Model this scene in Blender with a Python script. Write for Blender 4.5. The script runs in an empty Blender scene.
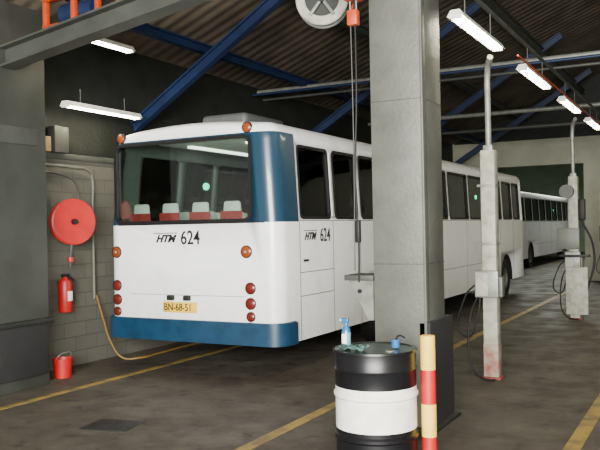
import bpy, bmesh, math, random
from mathutils import Vector, Matrix
random.seed(4)
SC=bpy.context.scene
COL=SC.collection
# ------------------------------------------------------------------ materials
def nt(name):
    m=bpy.data.materials.new(name); m.use_nodes=True
    n=m.node_tree; b=n.nodes['Principled BSDF']
    return m,n,b
def mat(name,col,rough=.6,metal=0,var=.25,scale=6,bump=0,bscale=30,coat=0,dark=None,spec=.5):
    m,n,b=nt(name)
    tc=n.nodes.new('ShaderNodeTexCoord')
    no=n.nodes.new('ShaderNodeTexNoise'); no.inputs['Scale'].default_value=scale; no.inputs['Detail'].default_value=6
    n.links.new(tc.outputs['Object'],no.inputs['Vector'])
    cr=n.nodes.new('ShaderNodeValToRGB')
    d=dark or [c*(1-var) for c in col]
    cr.color_ramp.elements[0].color=(*d,1); cr.color_ramp.elements[1].color=(*col,1)
    cr.color_ramp.elements[0].position=.3; cr.color_ramp.elements[1].position=.6
    n.links.new(no.outputs['Fac'],cr.inputs['Fac'])
    n.links.new(cr.outputs['Color'],b.inputs['Base Color'])
    b.inputs['Roughness'].default_value=rough; b.inputs['Metallic'].default_value=metal
    b.inputs['Coat Weight'].default_value=coat
    b.inputs['Specular IOR Level'].default_value=spec
    if bump:
        n2=n.nodes.new('ShaderNodeTexNoise'); n2.inputs['Scale'].default_value=bscale
        n.links.new(tc.outputs['Object'],n2.inputs['Vector'])
        bp=n.nodes.new('ShaderNodeBump'); bp.inputs['Strength'].default_value=bump; bp.inputs['Distance'].default_value=.02
        n.links.new(n2.outputs['Fac'],bp.inputs['Height']); n.links.new(bp.outputs['Normal'],b.inputs['Normal'])
    return m
def emis(name,col,s):
    m,n,b=nt(name)
    b.inputs['Base Color'].default_value=(*col,1)
    b.inputs['Emission Color'].default_value=(*col,1); b.inputs['Emission Strength'].default_value=s
    return m
M={}
M['steel']=mat('grey_painted_steel',(.105,.108,.09),.5,.1,.3,3,.15,25)
M['steeld']=mat('dark_green_grey_steel',(.017,.019,.016),.6,.1,.35,4,.2,20,spec=.3)
M['beam']=mat('beam_grey_green',(.06,.064,.055),.5,.2,.3,3)
M['blueb']=mat('blue_painted_beam',(.006,.018,.06),.5,0,.3,3)
M['black']=mat('black_rubber',(.008,.008,.008),.55,0,.3,8,spec=.3)
M['blackg']=mat('black_drum_paint',(.006,.006,.007),.35,0,.3,8,spec=.35)
M['white']=mat('white_paint_dirty',(.82,.80,.73),.45,0,.22,7)
M['postw']=mat('post_dirty_white',(.34,.33,.27),.55,0,.45,9)
M['red']=mat('red_paint',(.42,.008,.008),.45,0,.2,5)
M['rust']=mat('rust_red',(.20,.035,.025),.7,0,.6,14)
M['yellow']=mat('yellow_paint',(.80,.52,.06),.55,0,.2,12)
M['orange']=mat('orange_paint',(.45,.05,.006),.5,0,.3,8)
M['hoseY']=mat('yellow_hose_rubber',(.19,.11,.025),.5,0,.2,8)
M['glassb']=mat('blue_bottle_plastic',(.02,.11,.28),.25,0,.2,8)
M['alu']=mat('galvanised_metal',(.22,.23,.20),.45,.3,.35,9)
M['tube']=emis('fluorescent_tube',(1,.93,.70),38)
M['busfill']=emis('bus_interior_fill',(.97,1,.88),4)
M['green']=emis('green_glow',(.02,.9,.4),3.0)
M['amber']=mat('amber_lens',(.26,.055,.012),.25,0,.3,12)
M['redlens']=mat('red_lens',(.14,.016,.010),.25,0,.3,12)
M['seatw']=mat('seat_shell_white',(.8,.78,.72),.5,0,.1,5)
M['seatr']=mat('seat_cushion_red',(.42,.04,.04),.8,0,.3,20)
M['int']=mat('bus_interior_grey',(.14,.155,.14),.7,0,.2,4)
M['under']=mat('underbody_black',(.010,.010,.010),.8,0,.3,5)
def buspaint():
    m,n,b=nt('bus_livery_paint')
    tc=n.nodes.new('ShaderNodeTexCoord'); sx=n.nodes.new('ShaderNodeSeparateXYZ')
    n.links.new(tc.outputs['Object'],sx.inputs[0])
    def cmp(sock,op,v):
        k=n.nodes.new('ShaderNodeMath'); k.operation=op; n.links.new(sock,k.inputs[0]); k.inputs[1].default_value=v; return k.outputs[0]
    def mul(a,c):
        k=n.nodes.new('ShaderNodeMath'); k.operation='MULTIPLY'; n.links.new(a,k.inputs[0]); n.links.new(c,k.inputs[1]); return k.outputs[0]
    f=mul(mul(cmp(sx.outputs[2],'GREATER_THAN',1.93),cmp(sx.outputs[2],'LESS_THAN',3.04)),cmp(sx.outputs[1],'LESS_THAN',.52))
    no=n.nodes.new('ShaderNodeTexNoise'); no.inputs['Scale'].default_value=2.5; no.inputs['Detail'].default_value=8
    n.links.new(tc.outputs['Object'],no.inputs['Vector'])
    cr=n.nodes.new('ShaderNodeValToRGB'); cr.color_ramp.elements[0].color=(.86,.87,.85,1); cr.color_ramp.elements[1].color=(.95,.96,.95,1)
    cr.color_ramp.elements[0].position=.3; cr.color_ramp.elements[1].position=.5
    n.links.new(no.outputs['Fac'],cr.inputs['Fac'])
    # road dirt on the lower panels
    mr=n.nodes.new('ShaderNodeMapRange'); mr.inputs['From Min'].default_value=1.35; mr.inputs['From Max'].default_value=.5; mr.inputs['To Min'].default_value=0; mr.inputs['To Max'].default_value=.55
    n.links.new(sx.outputs[2],mr.inputs['Value'])
    mp=n.nodes.new('ShaderNodeMapping'); mp.inputs['Scale'].default_value=(6,6,1.2); n.links.new(tc.outputs['Object'],mp.inputs['Vector'])
    nd=n.nodes.new('ShaderNodeTexNoise'); nd.inputs['Scale'].default_value=1.4; nd.inputs['Detail'].default_value=9; nd.inputs['Roughness'].default_value=.7
    n.links.new(mp.outputs[0],nd.inputs['Vector'])
    md=n.nodes.new('ShaderNodeMix'); md.data_type='RGBA'; n.links.new(mul(mr.outputs['Result'],nd.outputs['Fac']),md.inputs['Factor'])
    n.links.new(cr.outputs['Color'],md.inputs['A']); md.inputs['B'].default_value=(.34,.31,.25,1)
    mx=n.nodes.new('ShaderNodeMix'); mx.data_type='RGBA'
    n.links.new(f,mx.inputs['Factor']); n.links.new(md.outputs['Result'],mx.inputs['A']); mx.inputs['B'].default_value=(.010,.040,.070,1)
    n.links.new(mx.outputs['Result'],b.inputs['Base Color'])
    b.inputs['Roughness'].default_value=.32; b.inputs['Coat Weight'].default_value=.2
    return m
M['bus']=buspaint()
M['busblue']=mat('bus_bumper_blue',(.009,.042,.085),.4,0,.3,7,coat=.15)
def glass():
    m=bpy.data.materials.new('tinted_window_glass'); m.use_nodes=True; n=m.node_tree
    n.nodes.clear(); o=n.nodes.new('ShaderNodeOutputMaterial')
    t=n.nodes.new('ShaderNodeBsdfTransparent'); t.inputs[0].default_value=(.78,.85,.82,1)
    g=n.nodes.new('ShaderNodeBsdfGlossy'); g.inputs['Roughness'].default_value=.03
    fr=n.nodes.new('ShaderNodeFresnel'); fr.inputs[0].default_value=1.5
    mx=n.nodes.new('ShaderNodeMixShader')
    n.links.new(fr.outputs[0],mx.inputs[0]); n.links.new(t.outputs[0],mx.inputs[1]); n.links.new(g.outputs[0],mx.inputs[2]); n.links.new(mx.outputs[0],o.inputs[0])
    return m
M['glass']=glass()
# ------------------------------------------------------------------ geometry helpers
def finish(bm,name,mats,parent=None,ang=35):
    bmesh.ops.recalc_face_normals(bm,faces=bm.faces)
    for f in bm.faces: f.smooth=True
    for e in bm.edges:
        if len(e.link_faces)==2:
            if e.calc_face_angle(0)>math.radians(ang): e.smooth=False
    me=bpy.data.meshes.new(name); bm.to_mesh(me); bm.free()
    for m in (mats if isinstance(mats,list) else [mats]): me.materials.append(m)
    ob=bpy.data.objects.new(name,me); COL.objects.link(ob)
    if parent: ob.parent=parent
    return ob
def group(name,loc=(0,0,0),rz=0):
    e=bpy.data.objects.new(name,None); e.location=loc; e.rotation_euler=(0,0,rz); e.empty_display_size=.2
    COL.objects.link(e); return e
def bm_box(bm,a,b,bev=0,mi=0,seg=2):
    r=bmesh.ops.create_cube(bm,size=1)
    for v in r['verts']:
        v.co=Vector(((a[i]+b[i])/2+(v.co[i])*(b[i]-a[i])) for i in range(3))
    fs=set(f for v in r['verts'] for f in v.link_faces)
    for f in fs: f.material_index=mi
    if bev:
        es=list(set(e for v in r['verts'] for e in v.link_edges))
        q=bmesh.ops.bevel(bm,geom=es,offset=bev,segments=seg,affect='EDGES',profile=.5)
        for f in q['faces']: f.material_index=mi
def box(name,a,b,m,parent=None,bev=.004):
    a2=[min(a[i],b[i]) for i in range(3)]; b2=[max(a[i],b[i]) for i in range(3)]
    bev=min(bev,min(b2[i]-a2[i] for i in range(3))*.4)
    bm=bmesh.new(); bm_box(bm,a2,b2,bev); return finish(bm,name,m,parent)
def cyl(name,p0,p1,r,m,parent=None,seg=20,r2=None,bev=0):
    p0=Vector(p0);p1=Vector(p1); d=p1-p0
    bm=bmesh.new(); bmesh.ops.create_cone(bm,cap_ends=True,segments=seg,radius1=r,radius2=r if r2 is None else r2,depth=d.length)
    q=Vector((0,0,1)).rotation_difference(d.normalized()).to_matrix().to_4x4()
    if bev:
        es=[e for e in bm.edges if any(len(f.verts)>4 for f in e.link_faces)]
        bmesh.ops.bevel(bm,geom=es,offset=bev,segments=2,affect='EDGES')
    bmesh.ops.transform(bm,matrix=Matrix.Translation((p0+p1)/2)@q,verts=bm.verts)
    return finish(bm,name,m,parent)
def tube(name,pts,r,m,parent=None,res=6,smooth=True):
    cu=bpy.data.curves.new(name,'CURVE'); cu.dimensions='3D'; cu.bevel_depth=r; cu.bevel_resolution=4; cu.use_fill_caps=True
    if smooth:
        s=cu.splines.new('BEZIER'); s.bezier_points.add(len(pts)-1)
        for p,c in zip(s.bezier_points,pts):
            p.co=c; p.handle_left_type=p.handle_right_type='AUTO'
        s.resolution_u=res
    else:
        s=cu.splines.new('POLY'); s.points.add(len(pts)-1)
        for p,c in zip(s.points,pts): p.co=(*c,1)
    tmp=bpy.data.objects.new(name+'_t',cu); COL.objects.link(tmp)
    dg=bpy.context.evaluated_depsgraph_get(); me=bpy.data.meshes.new_from_object(tmp.evaluated_get(dg))
    bpy.data.objects.remove(tmp)
    for p in me.polygons: p.use_smooth=True
    me.materials.clear(); me.materials.append(m)
    ob=bpy.data.objects.new(name,me); COL.objects.link(ob)
    if parent: ob.parent=parent
    return ob
def lathe(name,prof,mats,parent=None,seg=40,axis='Z',loc=(0,0,0),mi=None,ang=35):
    bm=bmesh.new(); rings=[]
    for (r,z) in prof:
        if r<1e-5: rings.append([bm.verts.new((0,0,z))])
        else: rings.append([bm.verts.new((r*math.cos(2*math.pi*i/seg),r*math.sin(2*math.pi*i/seg),z)) for i in range(seg)])
    for k in range(len(rings)-1):
        a,b=rings[k],rings[k+1]
        for i in range(seg):
            j=(i+1)%seg
            if len(a)==1 and len(b)==1: continue
            if len(a)==1: f=bm.faces.new((a[0],b[i],b[j]))
            elif len(b)==1: f=bm.faces.new((a[i],a[j],b[0]))
            else: f=bm.faces.new((a[i],a[j],b[j],b[i]))
            if mi: f.material_index=mi[k]
    R=Matrix.Identity(4)
    if axis=='X': R=Matrix.Rotation(math.pi/2,4,'Y')
    if axis=='-Y': R=Matrix.Rotation(math.pi/2,4,'X')
    bmesh.ops.transform(bm,matrix=Matrix.Translation(loc)@R,verts=bm.verts)
    return finish(bm,name,mats,parent,ang)
def ibeam(name,p0,p1,w,h,m,parent=None,t=.025):
    p0=Vector(p0);p1=Vector(p1);d=(p1-p0);L=d.length;d.normalize()
    side=d.cross(Vector((0,0,1))).normalized(); up=side.cross(d).normalized()
    bm=bmesh.new()
    bm_box(bm,(-w/2,0,h/2-t),(w/2,L,h/2)); bm_box(bm,(-w/2,0,-h/2),(w/2,L,-h/2+t)); bm_box(bm,(-t/2,0,-h/2+t),(t/2,L,h/2-t))
    Mx=Matrix(((side.x,d.x,up.x,p0.x),(side.y,d.y,up.y,p0.y),(side.z,d.z,up.z,p0.z),(0,0,0,1)))
    bmesh.ops.transform(bm,matrix=Mx,verts=bm.verts)
    return finish(bm,name,m,parent)
def text(name,s,size,loc,rot,m,parent,shear=0,ext=.002,bold=0,xs=1):
    cu=bpy.data.curves.new(name,'FONT'); cu.body=s; cu.size=size; cu.extrude=ext; cu.shear=shear; cu.offset=bold
    tmp=bpy.data.objects.new(name+'_t',cu); COL.objects.link(tmp)
    dg=bpy.context.evaluated_depsgraph_get(); me=bpy.data.meshes.new_from_object(tmp.evaluated_get(dg)); bpy.data.objects.remove(tmp)
    me.transform(Matrix.Translation(loc)@rot.to_4x4()@Matrix.Diagonal((xs,1,1,1)))
    me.materials.clear(); me.materials.append(m)
    ob=bpy.data.objects.new(name,me); COL.objects.link(ob); ob.parent=parent; return ob
REAR=Matrix.Rotation(math.pi/2,3,'X')
SIDE=Matrix.Rotation(math.pi/2,3,'Z')@Matrix.Rotation(math.pi/2,3,'X')
# ------------------------------------------------------------------ room shell
def floor_mat():
    m,n,b=nt('garage_concrete_floor')
    tc=n.nodes.new('ShaderNodeTexCoord')
    a=n.nodes.new('ShaderNodeTexNoise'); a.inputs['Scale'].default_value=1.6; a.inputs['Detail'].default_value=14; a.inputs['Roughness'].default_value=.78
    n.links.new(tc.outputs['Object'],a.inputs['Vector'])
    cr=n.nodes.new('ShaderNodeValToRGB'); e=cr.color_ramp.elements
    e[0].position=.36; e[0].color=(.030,.025,.018,1); e[1].position=.66; e[1].color=(.092,.078,.057,1)
    n.links.new(a.outputs['Fac'],cr.inputs['Fac'])
    v=n.nodes.new('ShaderNodeTexNoise'); v.inputs['Scale'].default_value=4.5; v.inputs['Detail'].default_value=4
    n.links.new(tc.outputs['Object'],v.inputs['Vector'])
    c2=n.nodes.new('ShaderNodeValToRGB'); c2.color_ramp.elements[0].position=.58; c2.color_ramp.elements[0].color=(1,1,1,1); c2.color_ramp.elements[1].position=.70; c2.color_ramp.elements[1].color=(.4,.38,.35,1)
    n.links.new(v.outputs['Fac'],c2.inputs['Fac'])
    mm=n.nodes.new('ShaderNodeMix'); mm.data_type='RGBA'; mm.blend_type='MULTIPLY'; mm.inputs['Factor'].default_value=1
    n.links.new(cr.outputs['Color'],mm.inputs['A']); n.links.new(c2.outputs['Color'],mm.inputs['B'])
    n.links.new(mm.outputs['Result'],b.inputs['Base Color'])
    c=n.nodes.new('ShaderNodeTexNoise'); c.inputs['Scale'].default_value=2.2; c.inputs['Detail'].default_value=6
    n.links.new(tc.outputs['Object'],c.inputs['Vector'])
    mr=n.nodes.new('ShaderNodeMapRange'); mr.inputs['From Min'].default_value=.35; mr.inputs['From Max'].default_value=.65; mr.inputs['To Min'].default_value=.6; mr.inputs['To Max'].default_value=.85
    n.links.new(c.outputs['Fac'],mr.inputs['Value']); n.links.new(mr.outputs['Result'],b.inputs['Roughness'])
    b.inputs['Specular IOR Level'].default_value=.4
    d=n.nodes.new('ShaderNodeTexNoise'); d.inputs['Scale'].default_value=40
    n.links.new(tc.outputs['Object'],d.inputs['Vector'])
    bp=n.nodes.new('ShaderNodeBump'); bp.inputs['Strength'].default_value=.25; bp.inputs['Distance'].default_value=.01
    n.links.new(d.outputs['Fac'],bp.inputs['Height']); n.links.new(bp.outputs['Normal'],b.inputs['Normal'])
    return m
def brick_mat():
    m,n,b=nt('painted_grey_brick')
    tc=n.nodes.new('ShaderNodeTexCoord'); sx=n.nodes.new('ShaderNodeSeparateXYZ'); cb=n.nodes.new('ShaderNodeCombineXYZ')
    n.links.new(tc.outputs['Object'],sx.inputs[0]); n.links.new(sx.outputs[1],cb.inputs[0]); n.links.new(sx.outputs[2],cb.inputs[1])
    br=n.nodes.new('ShaderNodeTexBrick'); br.inputs['Scale'].default_value=1.0
    br.inputs['Brick Width'].default_value=.42; br.inputs['Row Height'].default_value=.2; br.inputs['Mortar Size'].default_value=.006
    br.inputs['Color1'].default_value=(.10,.097,.078,1); br.inputs['Color2'].default_value=(.085,.082,.068,1); br.inputs['Mortar'].default_value=(.058,.056,.046,1)
    n.links.new(cb.outputs[0],br.inputs['Vector']); n.links.new(br.outputs['Color'],b.inputs['Base Color'])
    bp=n.nodes.new('ShaderNodeBump'); bp.invert=True; bp.inputs['Strength'].default_value=.35; bp.inputs['Distance'].default_value=.01
    n.links.new(br.outputs['Fac'],bp.inputs['Height']); n.links.new(bp.outputs['Normal'],b.inputs['Normal'])
    b.inputs['Roughness'].default_value=.6
    return m
def ceil_mat():
    m,n,b=nt('roof_board_brown')
    tc=n.nodes.new('ShaderNodeTexCoord')
    w=n.nodes.new('ShaderNodeTexWave'); w.wave_type='BANDS'; w.bands_direction='Y'; w.inputs['Scale'].default_value=1.2; w.inputs['Distortion'].default_value=.2
    n.links.new(tc.outputs['Object'],w.inputs['Vector'])
    no=n.nodes.new('ShaderNodeTexNoise'); no.inputs['Scale'].default_value=1.5; no.inputs['Detail'].default_value=6
    n.links.new(tc.outputs['Object'],no.inputs['Vector'])
    cr=n.nodes.new('ShaderNodeValToRGB'); cr.color_ramp.elements[0].color=(.045,.034,.022,1); cr.color_ramp.elements[1].color=(.12,.095,.065,1)
    cr.color_ramp.elements[0].position=.3; cr.color_ramp.elements[1].position=.7
    n.links.new(no.outputs['Fac'],cr.inputs['Fac']); n.links.new(cr.outputs['Color'],b.inputs['Base Color'])
    bp=n.nodes.new('ShaderNodeBump'); bp.inputs['Strength'].default_value=.4; bp.inputs['Distance'].default_value=.04
    n.links.new(w.outputs['Fac'],bp.inputs['Height']); n.links.new(bp.outputs['Normal'],b.inputs['Normal'])
    b.inputs['Roughness'].default_value=.85
    return m
WL=-7.85
Y0,YP,Y1=-5,26,52
box('floor',(-14.3,Y0,-.2),(5.2,Y1,0),floor_mat(),bev=0)
box('wall_left',(WL-.25,Y0,0),(WL,YP,2.85),brick_mat(),bev=0)
box('wall_left_upper',(WL-.25,Y0,2.85),(WL-.06,YP,4.75),M['steeld'],bev=0)
box('trim_1',(WL-.06,Y0,2.85),(WL+.04,YP,2.93),M['beam'],bev=.005)
cream=mat('wall_cream_grey',(.36,.37,.28),.7,0,.2,1.5)
box('wall_right',(5,Y0,0),(5.2,Y1,4.0),cream,bev=0)
box('wall_left_annex',(-14.3,YP,0),(-14.1,Y1,7),cream,bev=0)
box('wall_back',(-14.3,Y1-.2,0),(5,Y1,7),mat('wall_back_green_grey',(.16,.21,.15),.7,0,.2,1.5),bev=0)
bm=bmesh.new()
def rz(x): return 4.65+.4*(x-WL) if x<-1.5 else 4.65+.4*(-1.5-WL)-.47*(x+1.5)
prof=[(WL-.25,rz(WL-.25)),(-1.5,rz(-1.5)),(5.2,rz(5.2))]
vs=[]
for y in (Y0,YP+.3):
    vs.append([bm.verts.new((x,y,z)) for x,z in prof]+[bm.verts.new((x,y,z+.15)) for x,z in reversed(prof)])
for i in range(6):
    j=(i+1)%6; bm.faces.new((vs[0][i],vs[0][j],vs[1][j],vs[1][i]))
bm.faces.new(vs[0]); bm.faces.new(vs[1][::-1])
bm_box(bm,(-14.3,YP+.3,7),(5.2,Y1,7.15))
finish(bm,'ceiling',ceil_mat())
bm=bmesh.new()
bm_box(bm,(-3.65,YP,0),(5,YP+.25,4.6)); bm_box(bm,(WL,YP,3.75),(-3.65,YP+.25,4.6)); bm_box(bm,(-14.3,YP,0),(WL,YP+.25,7))
finish(bm,'wall_partition',cream)
box('wall_partition_upper',(WL,YP+.02,4.6),(5,YP+.2,7.1),M['steeld'],bev=0)
# ------------------------------------------------------------------ roof steelwork
g=group('roof_truss_frame')
for k,y in enumerate((9.3,14.3,19.3,24.3)):
    ibeam(f'rafter_{k}',(WL,y,3.45),(-3.15,y,6.35),.12,.16,M['blueb'],g)
    ibeam(f'rafter_r_{k}',(-.6,y,6.5),(4.95,y,4.0),.12,.16,M['blueb'],g)
for k,(x,z) in enumerate(((-6.8,4.6),(-5.4,5.3),(-3.6,6.0),(-.2,6.3))):
    ibeam(f'purlin_{k}',(x,4 if k else 6.9,z),(x,YP-.05,z),.12,.14,M['blueb'] if k in (0,3) else M['beam'],g)
g=group('crossing_pipes')
for k,(y,z,r,m) in enumerate(((13,4.52,.045,'alu'),(13.2,4.40,.025,'beam'),(12.8,4.44,.025,'blueb'),(18.5,4.5,.05,'alu'),(21,4.42,.05,'beam'))):
    cyl(f'pipe_{k}',(WL,y,z),(2.6,y,z),r,M[m],g)
ibeam('gantry_beam',(WL+.05,6.3,3.80),(-3.3,6.3,4.42),.22,.24,M['beam'])
# ------------------------------------------------------------------ columns
g=group('steel_column_main',(-2.55,6.93,0))
box('shaft',(-.25,-.28,0),(.25,.28,6.35),M['steel'],g,.012)
box('base_shroud',(.18,-.28,0),(.29,.40,.98),M['under'],g,.01)
box('foot_plate',(-.33,-.34,0),(.34,.44,.03),M['steeld'],g)
for z in (1.5,3.0):
    box(f'seam_{int(z*10)}',(-.252,-.285,z),(.255,.284,z+.006),M['beam'],g,.002)
box('flange_strip',(.235,-.285,0),(.258,-.20,6.3),M['steel'],g,.003)
bm=bmesh.new()
P=[(-.50,-.30,1.36),(-.50,-.02,1.36),(-.25,-.02,1.36),(-.25,-.30,1.36),(-.30,-.30,.98),(-.30,-.02,.98),(-.25,-.02,.98),(-.25,-.30,.98)]
v=[bm.verts.new(p) for p in P]
for f in ((0,1,2,3),(7,6,5,4),(0,4,5,1),(1,5,6,2),(2,6,7,3),(3,7,4,0)): bm.faces.new([v[i] for i in f])
finish(bm,'wedge_bracket',M['alu'],g)
box('tray_lip',(-.53,-.33,1.35),(-.24,.0,1.40),M['beam'],g)
cyl('bracket_bolt',(-.38,-.32,1.25),(-.38,-.29,1.25),.02,M['black'],g,10)
g=group('steel_column_wall',(-7.42,6.44,0))
box('shaft',(-.4,-.44,0),(.22,.44,4.55),mat('column_dark_grey',(.036,.039,.032),.6,.1,.3,3),g,.01)
box('lower_box',(.22,-.40,.15),(.28,.36,.78),M['under'],g,.01)
box('lower_box_frame',(.22,-.44,.76),(.31,.44,.82),M['steeld'],g,.01)
box('bolt_plate',(.22,-.3,2.9),(.24,.3,3.1),mat('column_plate_grey',(.045,.048,.04),.6),g)
# ------------------------------------------------------------------ floor lines, drain
ylm=mat('worn_yellow_line',(.32,.21,.035),.65,0,.5,5,dark=(.10,.078,.035))
for k,(x,w) in enumerate(((-6.68,.1),(-3.52,.12),(-1.06,.13))):
    box('floor_line' if k==0 else f'floor_line.{k:03d}',(x-w/2,Y0+.5,.0),(x+w/2,25.5,.004),ylm,bev=0)
g=group('floor_drain',(-5.1,5.65,0),.2)
box('frame',(-.24,-.2,0),(.24,.2,.006),M['steeld'],g,.001)
for i in range(9): box(f'slot_{i}',(-.2+i*.046,-.16,.006),(-.175+i*.046,.16,.009),M['black'],g,0)
# ------------------------------------------------------------------ lamps
def lamp(x,y0,y1,z,top):
    g=group('fluorescent_lamp',(x,(y0+y1)/2,z)); L=(y1-y0)/2
    bm=bmesh.new()
    P=[(-.045,.06),(.045,.06),(.085,-.005),(.075,-.005),(.04,.03),(-.04,.03),(-.075,-.005),(-.085,-.005)]
    a=[bm.verts.new((p[0],-L,p[1])) for p in P]; b=[bm.verts.new((p[0],L,p[1])) for p in P]
    for i in range(8):
        j=(i+1)%8; bm.faces.new((a[i],a[j],b[j],b[i]))
    bm.faces.new(a); bm.faces.new(b[::-1]); finish(bm,'housing',M['white'],g)
    for s in (-.032,.032): cyl('tube_'+('a' if s<0 else 'b'),(s,-L+.03,.0),(s,L-.03,.0),.019,M['tube'],g,12)
    for s in (-L,L-.03): box('endcap_a' if s<0 else 'endcap_b',(-.06,s,-.025),(.06,s+.03,.03),M['white'],g)
    for s in (-L*.6,L*.6): cyl('hanger_a' if s<0 else 'hanger_b',(0,s,.06),(0,s,top-z),.008,M['beam'],g,8)
for k in range(6):
    lamp(-2.2,7.4+3*k,9.1+3*k,3.9,4.235)
lamp(-7.4,7.4,8.85,3.50,3.75)
lamp(-6.75,7.2,7.95,4.22,4.6)
box('lamp_support_rail',(-2.22,6.5,4.24),(-2.18,25.9,4.28),M['beam'])
cyl('festoon_cable_rail',(-1.95,9.0,3.78),(-1.95,25.9,3.78),.012,M['orange'])
# ------------------------------------------------------------------ service posts
def spost(y,kind=0):
    g=group('service_post',(-2.38,y,0))
    box('lower_post',(-.085,-.085,.02),(.085,.085,2.74),M['postw'],g,.01)
    box('foot',(-.12,-.12,.0),(.12,.12,.03),M['rust'],g)
    rm=mat('rust_worn_white',(.26,.23,.18),.7,0,.5,9,dark=(.22,.025,.018))
    box('rust_sleeve',(-.088,-.088,.03),(.088,.088,.42),rm if kind==0 else M['postw'],g)
    tube('conduit',[(0,0,2.72),(0,0,3.3),(0,0,3.62),(.025,-.06,3.74),(.09,-.2,3.82)],.036,M['alu'],g,8)
    box('collar',(-.055,-.055,2.72),(.055,.055,2.80),M['alu'],g)
    box('switch_box',(-.16,-.16,.98),(.12,-.085,1.30),M['alu'],g,.012)
    box('switch_lid',(-.145,-.17,1.0),(.0,-.16,1.28),M['postw'],g)
    box('socket_box',(.088,-.08,.98),(.15,.06,1.22),M['steel'],g,.01)
    cyl('side_pipe',(-.11,.05,1.1),(-.11,.05,2.5),.015,M['alu'],g)
    box('clamp_a',(-.13,-.09,1.6),(.09,.09,1.63),M['alu'],g)
    box('clamp_b',(-.13,-.09,2.3),(.09,.09,2.33),M['alu'],g)
    tube('hose_a',[(-.13,-.12,1.0),(-.22,-.1,.8),(-.26,-.12,.45),(-.20,-.15,.12),(-.05,-.2,.02),(.08,-.22,.02)],.013,M['black'],g,12)
    tube('hose_b',[(-.10,-.13,1.0),(-.14,-.13,.75),(-.30,-.1,.5),(-.28,-.12,1.0),(-.14,-.12,1.15)],.011,M['black'],g,12)
    if kind:
        box('gauge_cabinet',(-.3,-.2,1.35),(.12,-.09,1.75),M['steel'],g,.01)
        cyl('gauge',(-.1,-.24,2.45),(-.1,-.1,2.45),.13,M['beam'],g)
        box('shelf',(-.25,-.3,1.2),(.3,-.08,1.24),M['black'],g)
        tube('hose_c',[(.15,-.15,1.9),(.35,-.1,1.4),(.3,-.12,.8),(.1,-.12,.5),(-.1,-.12,.9)],.02,M['black'],g,12)
        box('splash_plate',(-.15,-.16,.1),(.25,-.09,1.0),M['postw'],g,.01)
        box('holder',(.1,-.14,1.9),(.22,-.02,2.3),M['black'],g,.02)
spost(9.28,0); spost(15.6,1); spost(21.8,1)
# ------------------------------------------------------------------ foreground drum + bollard
def drum(x,y):
    g=group('oil_drum',(x,y,0)); R=.30
    pr=[(0,0),(R-.01,0),(R,.01)]; mi=[0,0]
    def seg(z,r,m):
        pr.append((r,z)); mi.append(m)
    for z,r in [(.10,R),(.30,R),(.315,R+.012),(.335,R+.012),(.35,R),(.375,R),(.38,R)]: seg(z,r,0)
    for z,r in [(.60,R),(.615,R+.012),(.635,R+.012),(.65,R),(.685,R)]: seg(z,r,1)
    for z,r in [(.80,R),(.81,R+.006),(.82,R),(.93,R),(.935,R+.012),(.95,R+.010),(.95,R-.012),(.944,R-.015),(.942,0)]: seg(z,r,0)
    mi[-1]=2
    lathe('barrel',pr,[M['blackg'],M['white'],mat('oily_drum_lid',(.025,.05,.045),.3,.1,.6,9,spec=.3)],g,56,mi=mi)
    cyl('bung',(.15,-.08,.940),(.15,-.08,.949),.035,M['alu'],g)
    return g
drum(-2.24,5.32)
g=group('spray_bottle',(-2.45,5.27,.951))
lathe('bottle',[(0,0),(.03,0),(.034,.008),(.034,.11),(.028,.14),(.012,.165),(.012,.18),(0,.18)],[M['glassb'],mat('clear_blue_liquid',(.14,.30,.38),.3)],g,20,mi=[0,0,1,0,0,0,0])
box('trigger_head',(-.035,-.012,.178),(.02,.012,.215),M['glassb'],g,.004)
box('label',(-.02,-.037,.03),(.02,-.030,.1),M['white'],g,.001)
cyl('nozzle',(-.05,0,.2),(-.033,0,.2),.007,M['white'],g,10)
g=group('grease_jar',(-2.10,5.38,.951))
lathe('jar',[(0,0),(.03,0),(.032,.005),(.032,.045),(.035,.047),(.035,.06),(0,.06)],M['glassb'],g,20)
tube('brush_handle',[(0,0,.055),(.03,-.01,.09),(.08,-.02,.08)],.006,M['black'],g)
g=group('oily_rag',(-2.36,5.18,.952))
bm=bmesh.new(); bmesh.ops.create_grid(bm,x_segments=14,y_segments=12,size=.5)
for v in bm.verts:
    x,y=v.co.x,v.co.y; v.co=Vector((x*.2+.01*math.sin(y*17),y*.13+.01*math.sin(x*13),.017+.01*math.sin(x*19+y*11)+.006*math.cos(y*23)))
r=bmesh.ops.solidify(bm,geom=bm.faces[:],thickness=.004)
finish(bm,'cloth',mat('rag_green_grey',(.05,.12,.10),.9,0,.5,20),g,80)
g=group('striped_bollard',(-1.88,5.46,0))
zs=[0,.30,.54,.79,1.03]
for i in range(4):
    cyl(f'band_{i}',(0,0,zs[i]),(0,0,zs[i+1]),.055,M['yellow'] if i%2 else M['red'],g,28)
lathe('cap',[(.055,1.03),(.053,1.038),(.045,1.043),(0,1.045)],M['yellow'],g,28)
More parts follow.
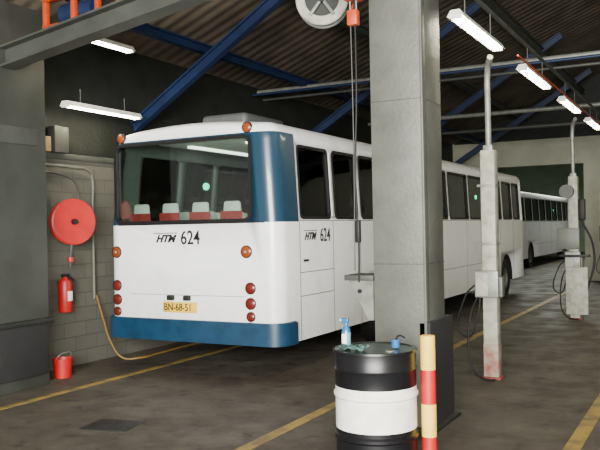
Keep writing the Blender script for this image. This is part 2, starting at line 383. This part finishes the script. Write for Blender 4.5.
# ------------------------------------------------------------------ wall equipment left
g=group('fire_hose_reel',(-7.52,7.62,1.99),math.radians(-22))
lathe('disc',[(0,-.07),(.27,-.07),(.295,-.06),(.30,-.05),(.30,-.03),(.10,-.03),(.10,.05),(.30,.05),(.305,.065),(.285,.075),(.2,.062),(.1,.062),(.0,.062)],M['red'],g,48,'X')
lathe('hose_coil',[(.1,-.03),(.24,-.03),(.25,.01),(.24,.05),(.1,.05)],M['black'],g,36,'X')
lathe('hub',[(0,.12),(.035,.12),(.04,.06)],M['black'],g,20,'X')
box('wall_bracket',(-.22,-.05,-.06),(-.06,.05,.06),M['red'],g)
tube('valve_pipe',[(.02,-.02,-.3),(.0,-.03,-.45),(-.03,-.03,-.6)],.02,M['beam'],g)
lathe('valve',[(0,-.03),(.04,-.03),(.045,0),(.04,.03),(0,.03)],M['red'],g,16,loc=(0,-.03,-.5))
g=group('fire_extinguisher',(-7.73,7.68,.78))
lathe('cylinder',[(0,0),(.085,0),(.095,.02),(.095,.36),(.08,.42),(.04,.45),(.03,.47),(0,.47)],M['red'],g,28)
box('valve_handle',(-.02,-.05,.47),(.02,.07,.51),M['black'],g)
tube('hose',[(0,.04,.48),(.03,.12,.42),(.04,.12,.25),(.05,.1,.1)],.012,M['black'],g)
box('label',(.085,-.04,.15),(.098,.04,.28),M['white'],g)
box('wall_hook',(-.11,-.03,.3),(-.08,.03,.42),M['black'],g)
g=group('red_bucket',(-7.38,7.27,0))
lathe('pail',[(0,.01),(.10,.01),(.105,0),(.125,.23),(.132,.235),(.132,.245),(.12,.242),(.10,.02),(0,.02)],M['red'],g,32)
tube('handle',[(.0,-.125,.23),(.05,-.10,.30),(.06,0,.32),(.05,.10,.30),(0,.125,.23)],.005,M['alu'],g)
g=group('wall_pipe')
tube('run',[(WL+.06,6.9,2.74),(WL+.06,8.0,2.74),(WL+.06,8.25,2.70),(WL+.06,8.3,2.6),(WL+.06,8.3,2.3),(WL+.06,8.3,1.2),(WL+.06,8.3,.9)],.022,M['steel'],g,4)
tube('run_b',[(WL+.05,6.9,2.62),(WL+.05,7.8,2.62),(WL+.05,8.0,2.5),(WL+.05,8.0,2.0)],.012,M['beam'],g,4)
tube('yellow_hose',[(WL+.1,8.3,.95),(WL+.13,8.4,.6),(WL+.18,8.5,.25),(WL+.30,8.6,.03),(WL+.5,8.75,.02),(WL+.50,9.1,.02),(WL+.45,9.9,.02),(WL+.45,10.8,.02)],.016,M['hoseY'])
g=group('electrical_boxes',(WL,7.3,2.93))
box('box_a',(-.02,-.3,0),(.12,-.02,.28),M['steel'],g); box('box_b',(-.02,.02,0),(.10,.2,.2),mat('ochre_box',(.22,.15,.06),.6),g); box('box_c',(-.02,.25,0),(.12,.5,.35),M['beam'],g)
# ------------------------------------------------------------------ overhead reel + hoist
g=group('cable_reel',(-3.37,6.85,4.09),math.radians(20))
lathe('flange_front',[(.17,.0),(.25,.0),(.26,.01),(.25,.02),(.19,.02),(.17,.015),(.17,0)],M['postw'],g,40,'-Y',(0,-.06,0))
lathe('drum_core',[(.0,-.1),(.17,-.1),(.17,.0),(0,.0)],M['steeld'],g,32,'-Y',(0,-.05,0))
lathe('flange_back',[(0,.0),(.25,.0),(.26,.01),(.25,.02),(0,.02)],M['alu'],g,40,'-Y',(0,.07,0))
for k in range(5):
    a=k*2*math.pi/5+.3; cyl(f'spoke_{k}',(0,-.09,0),(.2*math.cos(a),-.09,.2*math.sin(a)),.018,M['alu'],g,8)
box('hanger',(-.04,.09,-.05),(.04,.13,1.9),M['beam'],g)
box('side_motor',(.2,-.06,-.05),(.34,.10,.2),M['black'],g,.02)
tube('red_bracket',[(.26,-.1,.3),(.33,-.1,.15),(.34,-.1,-.02),(.28,-.1,-.15)],.02,M['orange'],g)
cyl('axle',(0,-.13,0),(0,.11,0),.04,M['black'],g)
g=group('chain_hoist',(-2.80,6.3,3.66))
box('motor',(-.08,-.08,.20),(.08,.08,.62),M['orange'],g,.03)
cyl('gear',(-.0,-.12,.45),(0,-.08,.45),.06,M['black'],g)
box('hook_block',(-.05,-.04,-.02),(.05,.04,.12),M['orange'],g,.015)
for s in (-.03,.03): cyl('chain_'+('a' if s<0 else 'b'),(s,0,.1),(s,0,.3),.008,M['alu'],g,8)
cyl('suspension',(0,0,.6),(0,0,2.6),.02,M['beam'],g,8)
tube('control_cable',[(.02,-.02,.3),(.03,-.03,-.6),(.0,-.02,-1.4),(.03,-.04,-2.0),(.02,-.03,-2.3)],.009,M['black'],g)
box('pendant',(-.0,-.06,-1.95),(.045,-.01,-1.75),M['black'],g,.01)
tube('pull_cord',[(-.03,0,.3),(-.02,.0,-1.0),(-.03,0,-2.2)],.005,M['beam'],g)
g=group('overhead_winch',(-6.35,6.75,4.25))
box('rail_low',(-.7,-.04,.0),(.5,.04,.08),M['orange'],g); box('rail_top',(-.7,-.04,.36),(.5,.04,.42),M['orange'],g)
for i,x in enumerate((-.7,-.25,.12,.44)): box(f'upright_{i}',(x,-.03,.08),(x+.06,.03,.36),M['orange'],g)
cyl('drum',(-.5,.15,.22),(.0,.15,.22),.13,M['blueb'],g)
box('gearbox',(.08,.05,.08),(.38,.3,.34),M['black'],g,.03)
# ------------------------------------------------------------------ BUS
L=13.6;W=2.70;H=3.17;ZB=.43
def bus_section(off,y,r_end,zb):
    hw=W/2-off; r=.18
    e=min(y-off,L-off-y)
    inset=0;dz=0
    if e<r_end:
        q=r_end-math.sqrt(max(0,r_end**2-(r_end-e)**2)); inset=q; dz=q*.45
    hw-=inset; top=H-off-dz
    pts=[(-hw,zb),(-hw,1.2),(-hw,1.93)]
    tuck=.11
    for k in range(7):
        a=math.pi-k*(math.pi/2)/6
        pts.append((-hw+tuck+r+r*math.cos(a),top-r+r*math.sin(a)))
    for k in range(1,8):
        t=k/8; x=-(hw-tuck-r)*(1-2*t); pts.append((x,top+.07*(1-(1-2*t)**2)))
    for k in range(7):
        a=math.pi/2-k*(math.pi/2)/6
        pts.append((hw-tuck*.5-r+r*math.cos(a),top-r+r*math.sin(a)))
    pts+=[(hw,1.93),(hw,1.2),(hw,zb)]
    return pts
def bus_solid(off,zb,name,m):
    bm=bmesh.new(); R=.2
    st=[off+R*(1-math.cos(k*math.pi/2/6)) for k in range(7)]+[.52]+[L*t for t in (.2,.4,.6,.8)]+[L-s for s in [off+R*(1-math.cos(k*math.pi/2/6)) for k in range(6,-1,-1)]]
    rings=[]
    for y in st:
        rings.append([bm.verts.new((x-W/2,y,z)) for x,z in bus_section(off,y,R,zb)])
    n=len(rings[0])
    for a,b in zip(rings,rings[1:]):
        for i in range(n):
            j=(i+1)%n; bm.faces.new((a[i],a[j],b[j],b[i]))
    bm.faces.new(rings[0]); bm.faces.new(rings[-1][::-1])
    return finish(bm,name,m,None,40)
def cut(ob,cutter):
    md=ob.modifiers.new('b','BOOLEAN'); md.operation='DIFFERENCE'; md.object=cutter; md.solver='EXACT'; md.material_mode='TRANSFER'
    dg=bpy.context.evaluated_depsgraph_get(); me=bpy.data.meshes.new_from_object(ob.evaluated_get(dg))
    ob.modifiers.clear(); ob.data=me; bpy.data.objects.remove(cutter)
WZ0,WZ1=1.98,2.90
wins=[(.58,1.44),(1.60,2.36)]+[(2.5+1.45*k,2.5+1.45*k+1.33) for k in range(6)]+[(11.25,12.2),(12.32,13.1)]
RW=(-W+.17,-.39,1.96,3.0)
def rrect(a0,a1,b0,b1,r,n=5):
    out=[]
    for cx,cy,s in ((a1-r,b1-r,0),(a0+r,b1-r,1),(a0+r,b0+r,2),(a1-r,b0+r,3)):
        for k in range(n+1):
            a=(s+k/n)*math.pi/2; out.append((cx+r*math.cos(a),cy+r*math.sin(a)))
    return out
def prism(bm,pts,f0,f1):
    a=[bm.verts.new(f0(p)) for p in pts]; b=[bm.verts.new(f1(p)) for p in pts]; n=len(pts)
    for i in range(n):
        j=(i+1)%n; bm.faces.new((a[i],a[j],b[j],b[i]))
    bm.faces.new(a); bm.faces.new(b[::-1])
def gasket(name,pts,pi,f,parent,m):
    bm=bmesh.new(); n=len(pts)
    R=[[bm.verts.new(f(p,d)) for p in q] for q,d in ((pts,.0),(pts,1),(pi,1),(pi,0))]
    for k in range(4):
        a,b=R[k],R[(k+1)%4]
        for i in range(n):
            j=(i+1)%n; bm.faces.new((a[i],a[j],b[j],b[i]))
    return finish(bm,name,m,parent)
body_mesh=None
def wheel(g,y,side,k):
    x=-.16 if side>0 else -W+.16
    lathe(f'tyre_{k}',[(.27,-.13),(.45,-.13),(.485,-.10),(.49,0),(.485,.10),(.45,.13),(.27,.13)],M['black'],g,40,'X',(x,y,.49))
    lathe(f'rim_{k}',[(.27,-.12),(.27,.12),(.24,.12),(.20,.04),(.10,.02),(.09,.10),(0,.10)],M['steel'],g,30,'X',(x,y,.49))
def bus(loc,detail=True):
    global body_mesh
    g=group('city_bus',loc)
    if body_mesh is None:
        o=bus_solid(0,ZB,'body',[M['bus']]); i=bus_solid(.06,1.05,'in',[M['int']]); cut(o,i)
        bm=bmesh.new()
        for a,b in wins: prism(bm,rrect(a,b,WZ0,WZ1,.07),lambda p:(-3.4,p[0],p[1]),lambda p:(.6,p[0],p[1]))
        c=finish(bm,'c',[M['black']]); cut(o,c)
        bm=bmesh.new(); prism(bm,rrect(*RW,.1),lambda p:(p[0],-.5,p[1]),lambda p:(p[0],.22,p[1]))
        prism(bm,rrect(-2.3,-.3,1.7,2.9,.1),lambda p:(p[0],L-.3,p[1]),lambda p:(p[0],L+.5,p[1]))
        c=finish(bm,'c',[M['black']]); cut(o,c)
        bm=bmesh.new()
        for y in (3.4,11.5):
            n=28; prism(bm,[(y+.60*math.cos(2*math.pi*q/n),.49+.60*math.sin(2*math.pi*q/n)) for q in range(n)],lambda p:(-.42,p[0],p[1]),lambda p:(.3,p[0],p[1]))
            prism(bm,[(y+.60*math.cos(2*math.pi*q/n),.49+.60*math.sin(2*math.pi*q/n)) for q in range(n)],lambda p:(-3,p[0],p[1]),lambda p:(-W+.42,p[0],p[1]))
        c=finish(bm,'c',[M['under']]); cut(o,c)
        body_mesh=o.data; o.parent=g
    else:
        o=bpy.data.objects.new('body',body_mesh); COL.objects.link(o); o.parent=g
    lr=lambda z:-.055*(z-1.93)/1.06; ll=lambda z:.11*(z-1.93)/1.06
    for k,(a,b) in enumerate(wins):
        for s in (1,-1):
            X=(lambda p,t:(-.03+lr(p[1])+t,p[0],p[1])) if s>0 else (lambda p,t:(-W+.03+ll(p[1])+t,p[0],p[1]))
            bm=bmesh.new(); prism(bm,rrect(a,b,WZ0,WZ1,.07),lambda p:X(p,-.003),lambda p:X(p,.003))
            finish(bm,f'glass_{k}_{"r" if s>0 else "l"}',M['glass'],g)
        gasket(f'gasket_{k}',rrect(a-.02,b+.02,WZ0-.02,WZ1+.02,.08),rrect(a+.02,b-.02,WZ0+.02,WZ1-.02,.06),lambda p,d:(-.03+lr(p[1])+.035*d,p[0],p[1]),g,M['black'])
    x0,x1,z0,z1=RW
    bm=bmesh.new(); prism(bm,rrect(x0,x1,z0,z1,.1),lambda p:(p[0],.03,p[1]),lambda p:(p[0],.036,p[1])); finish(bm,'rear_glass',M['glass'],g)
    gasket('rear_gasket',rrect(x0-.02,x1+.025,z0-.025,z1+.02,.12),rrect(x0+.02,x1-.02,z0+.02,z1-.02,.08),lambda p,d:(p[0],.03-.04*d,p[1]),g,M['black'])
    box('front_glass',(-2.3,L-.05,1.7),(-.3,L-.045,2.9),M['glass'],g,0)
    bm=bmesh.new()
    def bpl(off):
        pts=[]; r=.22
        pts.append((-W-off,.36))
        for k in range(7):
            a=math.pi+k*math.pi/2/6; pts.append((-W-off+r+r*math.cos(a),-off+r+r*math.sin(a)))
        for k in range(7):
            a=1.5*math.pi+k*math.pi/2/6; pts.append((off-r+r*math.cos(a),-off+r+r*math.sin(a)))
        pts.append((off,.36)); return pts
    po=bpl(.05); pin=bpl(-.02)
    prism(bm,po+pin[::-1],lambda p:(p[0],p[1],ZB-.01),lambda p:(p[0],p[1],.70))
    bmesh.ops.bevel(bm,geom=[e for e in bm.edges if abs(e.verts[0].co.z-e.verts[1].co.z)<.01 and all(v.co.z>.69 for v in e.verts)],offset=.015,segments=2,affect='EDGES')
    finish(bm,'rear_bumper',M['busblue'],g)
    def rl(x,z,r,m,k):
        y=0
        if x>-.2: y=.2-math.sqrt(max(0,.04-(x+.2)**2))
        if x<-W+.2: y=.2-math.sqrt(max(0,.04-(x+W-.2)**2))
        lathe(f'lamp_rim_{k}',[(r*1.15,-.02),(r*1.15,.015),(r,.02),(r*.95,.01)],M['black'],g,28,'-Y',(x,y,z))
        lathe(f'lamp_lens_{k}',[(r,.0),(r,.015),(r*.7,.028),(0,.032)],M[m],g,28,'-Y',(x,y,z))
        if m=='amber' and z<2: lathe(f'lamp_core_{k}',[(r*.25,.028),(r*.2,.036),(0,.038)],M['postw'],g,16,'-Y',(x,y,z))
    for k,(z,m,r) in enumerate(((1.57,'amber',.07),(1.12,'redlens',.065),(.93,'redlens',.065),(.77,'redlens',.055))):
        rl(-.46 if k==0 else -.41,z,r,m,k); rl(-W+.17,z,r,m,k+10)
    rl(-.42,3.10,.06,'amber',20); rl(-W+.28,3.10,.06,'amber',21)
    if detail:
        box('plate',(-1.76,-.012,.785),(-1.22,0,.925),M['yellow'],g)
        text('plate_text','BN-68-51',.13,(-1.74,-.014,.812),REAR,M['black'],g,xs=.86,bold=.001)
        for i,x in enumerate((-1.62,-1.36)): box(f'plate_lamp_{i}',(x-.05,-.05,.945),(x+.05,0,1.01),M['steeld'],g,.01)
        text('fleet_number_rear','624',.25,(-1.46,-.004,1.67),REAR,M['black'],g,xs=.82,bold=.003)
        text('operator_mark_rear','HTM',.13,(-1.86,-.004,1.70),REAR,M['black'],g,shear=.4,bold=.006,xs=1.1)
        box('mark_rule_rear',(-1.90,-.004,1.81),(-1.52,.0,1.82),M['black'],g,0)
        text('fleet_number_side','624',.25,(.003,1.10,1.67),SIDE,M['black'],g,xs=.82,bold=.003)
        text('operator_mark_side','HTM',.13,(.003,.66,1.70),SIDE,M['black'],g,shear=.4,bold=.006,xs=1.1)
        box('mark_rule_side',(0,.64,1.81),(.004,1.02,1.82),M['black'],g,0)
    seam=M['steel']
    for k,y in enumerate((.53,1.5,2.42,5.2,8.0,10.9,12.25)): box(f'seam_{k}',(-.002,y,ZB),(.002,y+.012,1.93),seam,g,0)
    for k,(y0,y1,z) in enumerate(((0.53,1.5,1.28),(.53,1.5,.98),(2.42,2.75,.98),(4.1,10.8,.98),(.53,10.9,1.94))): box(f'crease_{k}',(-.002,y0,z),(.003,y1,z+.01),seam,g,0)
    box('door_handle',(0,.62,1.42),(.02,.74,1.45),M['black'],g)
    box('belt_seam_rear',(-W+.2,-.004,1.924),(-.2,.002,1.936),M['black'],g,0)
    box('hatch_seam_rear',(-2.3,-.002,1.01),(-.5,.002,1.016),seam,g,0)
    box('chassis',(-2.3,.4,.34),(-.4,L-.4,.6),M['under'],g,.02)
    for k,(y,s) in enumerate(((3.4,1),(11.5,1),(3.4,-1),(11.5,-1))): wheel(g,y,s,k)
    bm=bmesh.new(); bm_box(bm,(-1.75,.9,3.18),(-1.0,2.0,3.46),.07,0,4); finish(bm,'roof_vent',mat('vent_grey',(.08,.085,.085),.5),g)
    bm=bmesh.new(); bm_box(bm,(-1.85,7,3.18),(-.85,8,3.30),.03,0,3); finish(bm,'roof_hatch',M['white'],g)
    def seat(x,y,k,top=2.2):
        bm=bmesh.new(); bm_box(bm,(x-.19,y,1.5),(x+.19,y+.05,top),.024,0,3)
        for v in bm.verts:
            if v.co.z>top-.2: v.co.x=x+(v.co.x-x)*(1-.45*((v.co.z-top+.2)/.2)**2)
        finish(bm,f'seat_back_{k}',M['seatw'],g)
        bm=bmesh.new(); bm_box(bm,(x-.17,y-.012,1.6),(x+.17,y+.0,top-.13),.005,0); finish(bm,f'seat_panel_{k}',M['seatr'],g)
        bm=bmesh.new(); bm_box(bm,(x-.19,y,1.45),(x+.19,y+.45,1.55),.03,0); finish(bm,f'seat_base_{k}',M['seatr'],g)
        box(f'seat_leg_{k}',(x-.03,y+.1,1.05),(x+.03,y+.3,1.46),M['alu'],g)
    k=0
    for x in (-2.4,-1.9,-1.4,-.9,-.42): seat(x,.35,k,2.22); k+=1
    if detail:
        for y in (1.3,2.1,2.9,3.7,4.5,5.5,6.5,7.5,8.5):
            for x in (-2.4,-1.96,-.78,-.34): seat(x,y,k,2.12); k+=1
        for i,(x,y) in enumerate(((-1.5,1.9),(-1.0,3.6),(-1.5,5.2))): cyl(f'grab_pole_{i}',(x,y,1.05),(x,y,3.1),.017,M['yellow'],g,10)
    lathe('green_disc_a',[(0,.0),(.05,.0),(.05,.02),(0,.025)],M['green'],g,16,'-Y',(-1.60,.8,2.45))  # added glowing green discs for the green spots in the bus windows
    lathe('green_disc_b',[(0,.0),(.06,.0),(.06,.02),(0,.025)],M['green'],g,16,'X',(-.09,1.27,2.2))
    lathe('green_disc_c',[(0,.0),(.06,.0),(.06,.02),(0,.025)],M['green'],g,16,'X',(-.08,9.0,2.45))
    lathe('green_disc_d',[(0,.0),(.035,.0),(.035,.02),(0,.025)],M['green'],g,16,'-Y',(-.75,2.6,2.35))
    box('interior_ceiling_panel',(-2.1,.4,3.02),(-.5,L-.5,3.05),M['seatw'],g)
    for i,x in enumerate((-.85,-1.8)): box(f'interior_fill_strip_{i}',(x-.04,.7,2.99),(x+.04,L-1.5,3.02),M['busfill'],g,.005)  # added glow strips to brighten the cabin, in place of a window reflection
    return g
bus((-4.62,8.07,0))
bus((-6.75,29.5,0),False)
# ------------------------------------------------------------------ light
w=bpy.data.worlds.new('world'); SC.world=w; w.use_nodes=True
bg=w.node_tree.nodes['Background']; bg.inputs[0].default_value=(.93,.97,1,1); bg.inputs[1].default_value=.9
def area(name,loc,tgt,sx,sy,p,col=(1,1,1)):
    l=bpy.data.lights.new(name,'AREA'); l.shape='RECTANGLE'; l.size=sx; l.size_y=sy; l.energy=p; l.color=col
    o=bpy.data.objects.new(name,l); COL.objects.link(o); o.location=loc
    o.rotation_euler=(Vector(tgt)-Vector(loc)).to_track_quat('-Z','Y').to_euler(); return o
area('doorway_daylight',(1.2,-4.2,2.9),(-5,9,1.8),6,3,5400,(1,.98,.94))
area('annex_fill',(-7,37,6.8),(-6,36,0),6,10,3000,(.95,1,.88))  # added fill to brighten the annex; its roof has no opening
# ------------------------------------------------------------------ camera
cd=bpy.data.cameras.new('camera'); cam=bpy.data.objects.new('camera',cd); COL.objects.link(cam)
cd.sensor_width=36; cd.lens=36*773/600
cam.matrix_world=Matrix.Translation((0,0,1.85))@Matrix.Rotation(math.radians(28.2),4,'Z')@Matrix.Rotation(math.radians(90.22),4,'X')@Matrix.Rotation(math.radians(-1.1),4,'Z')
SC.camera=cam
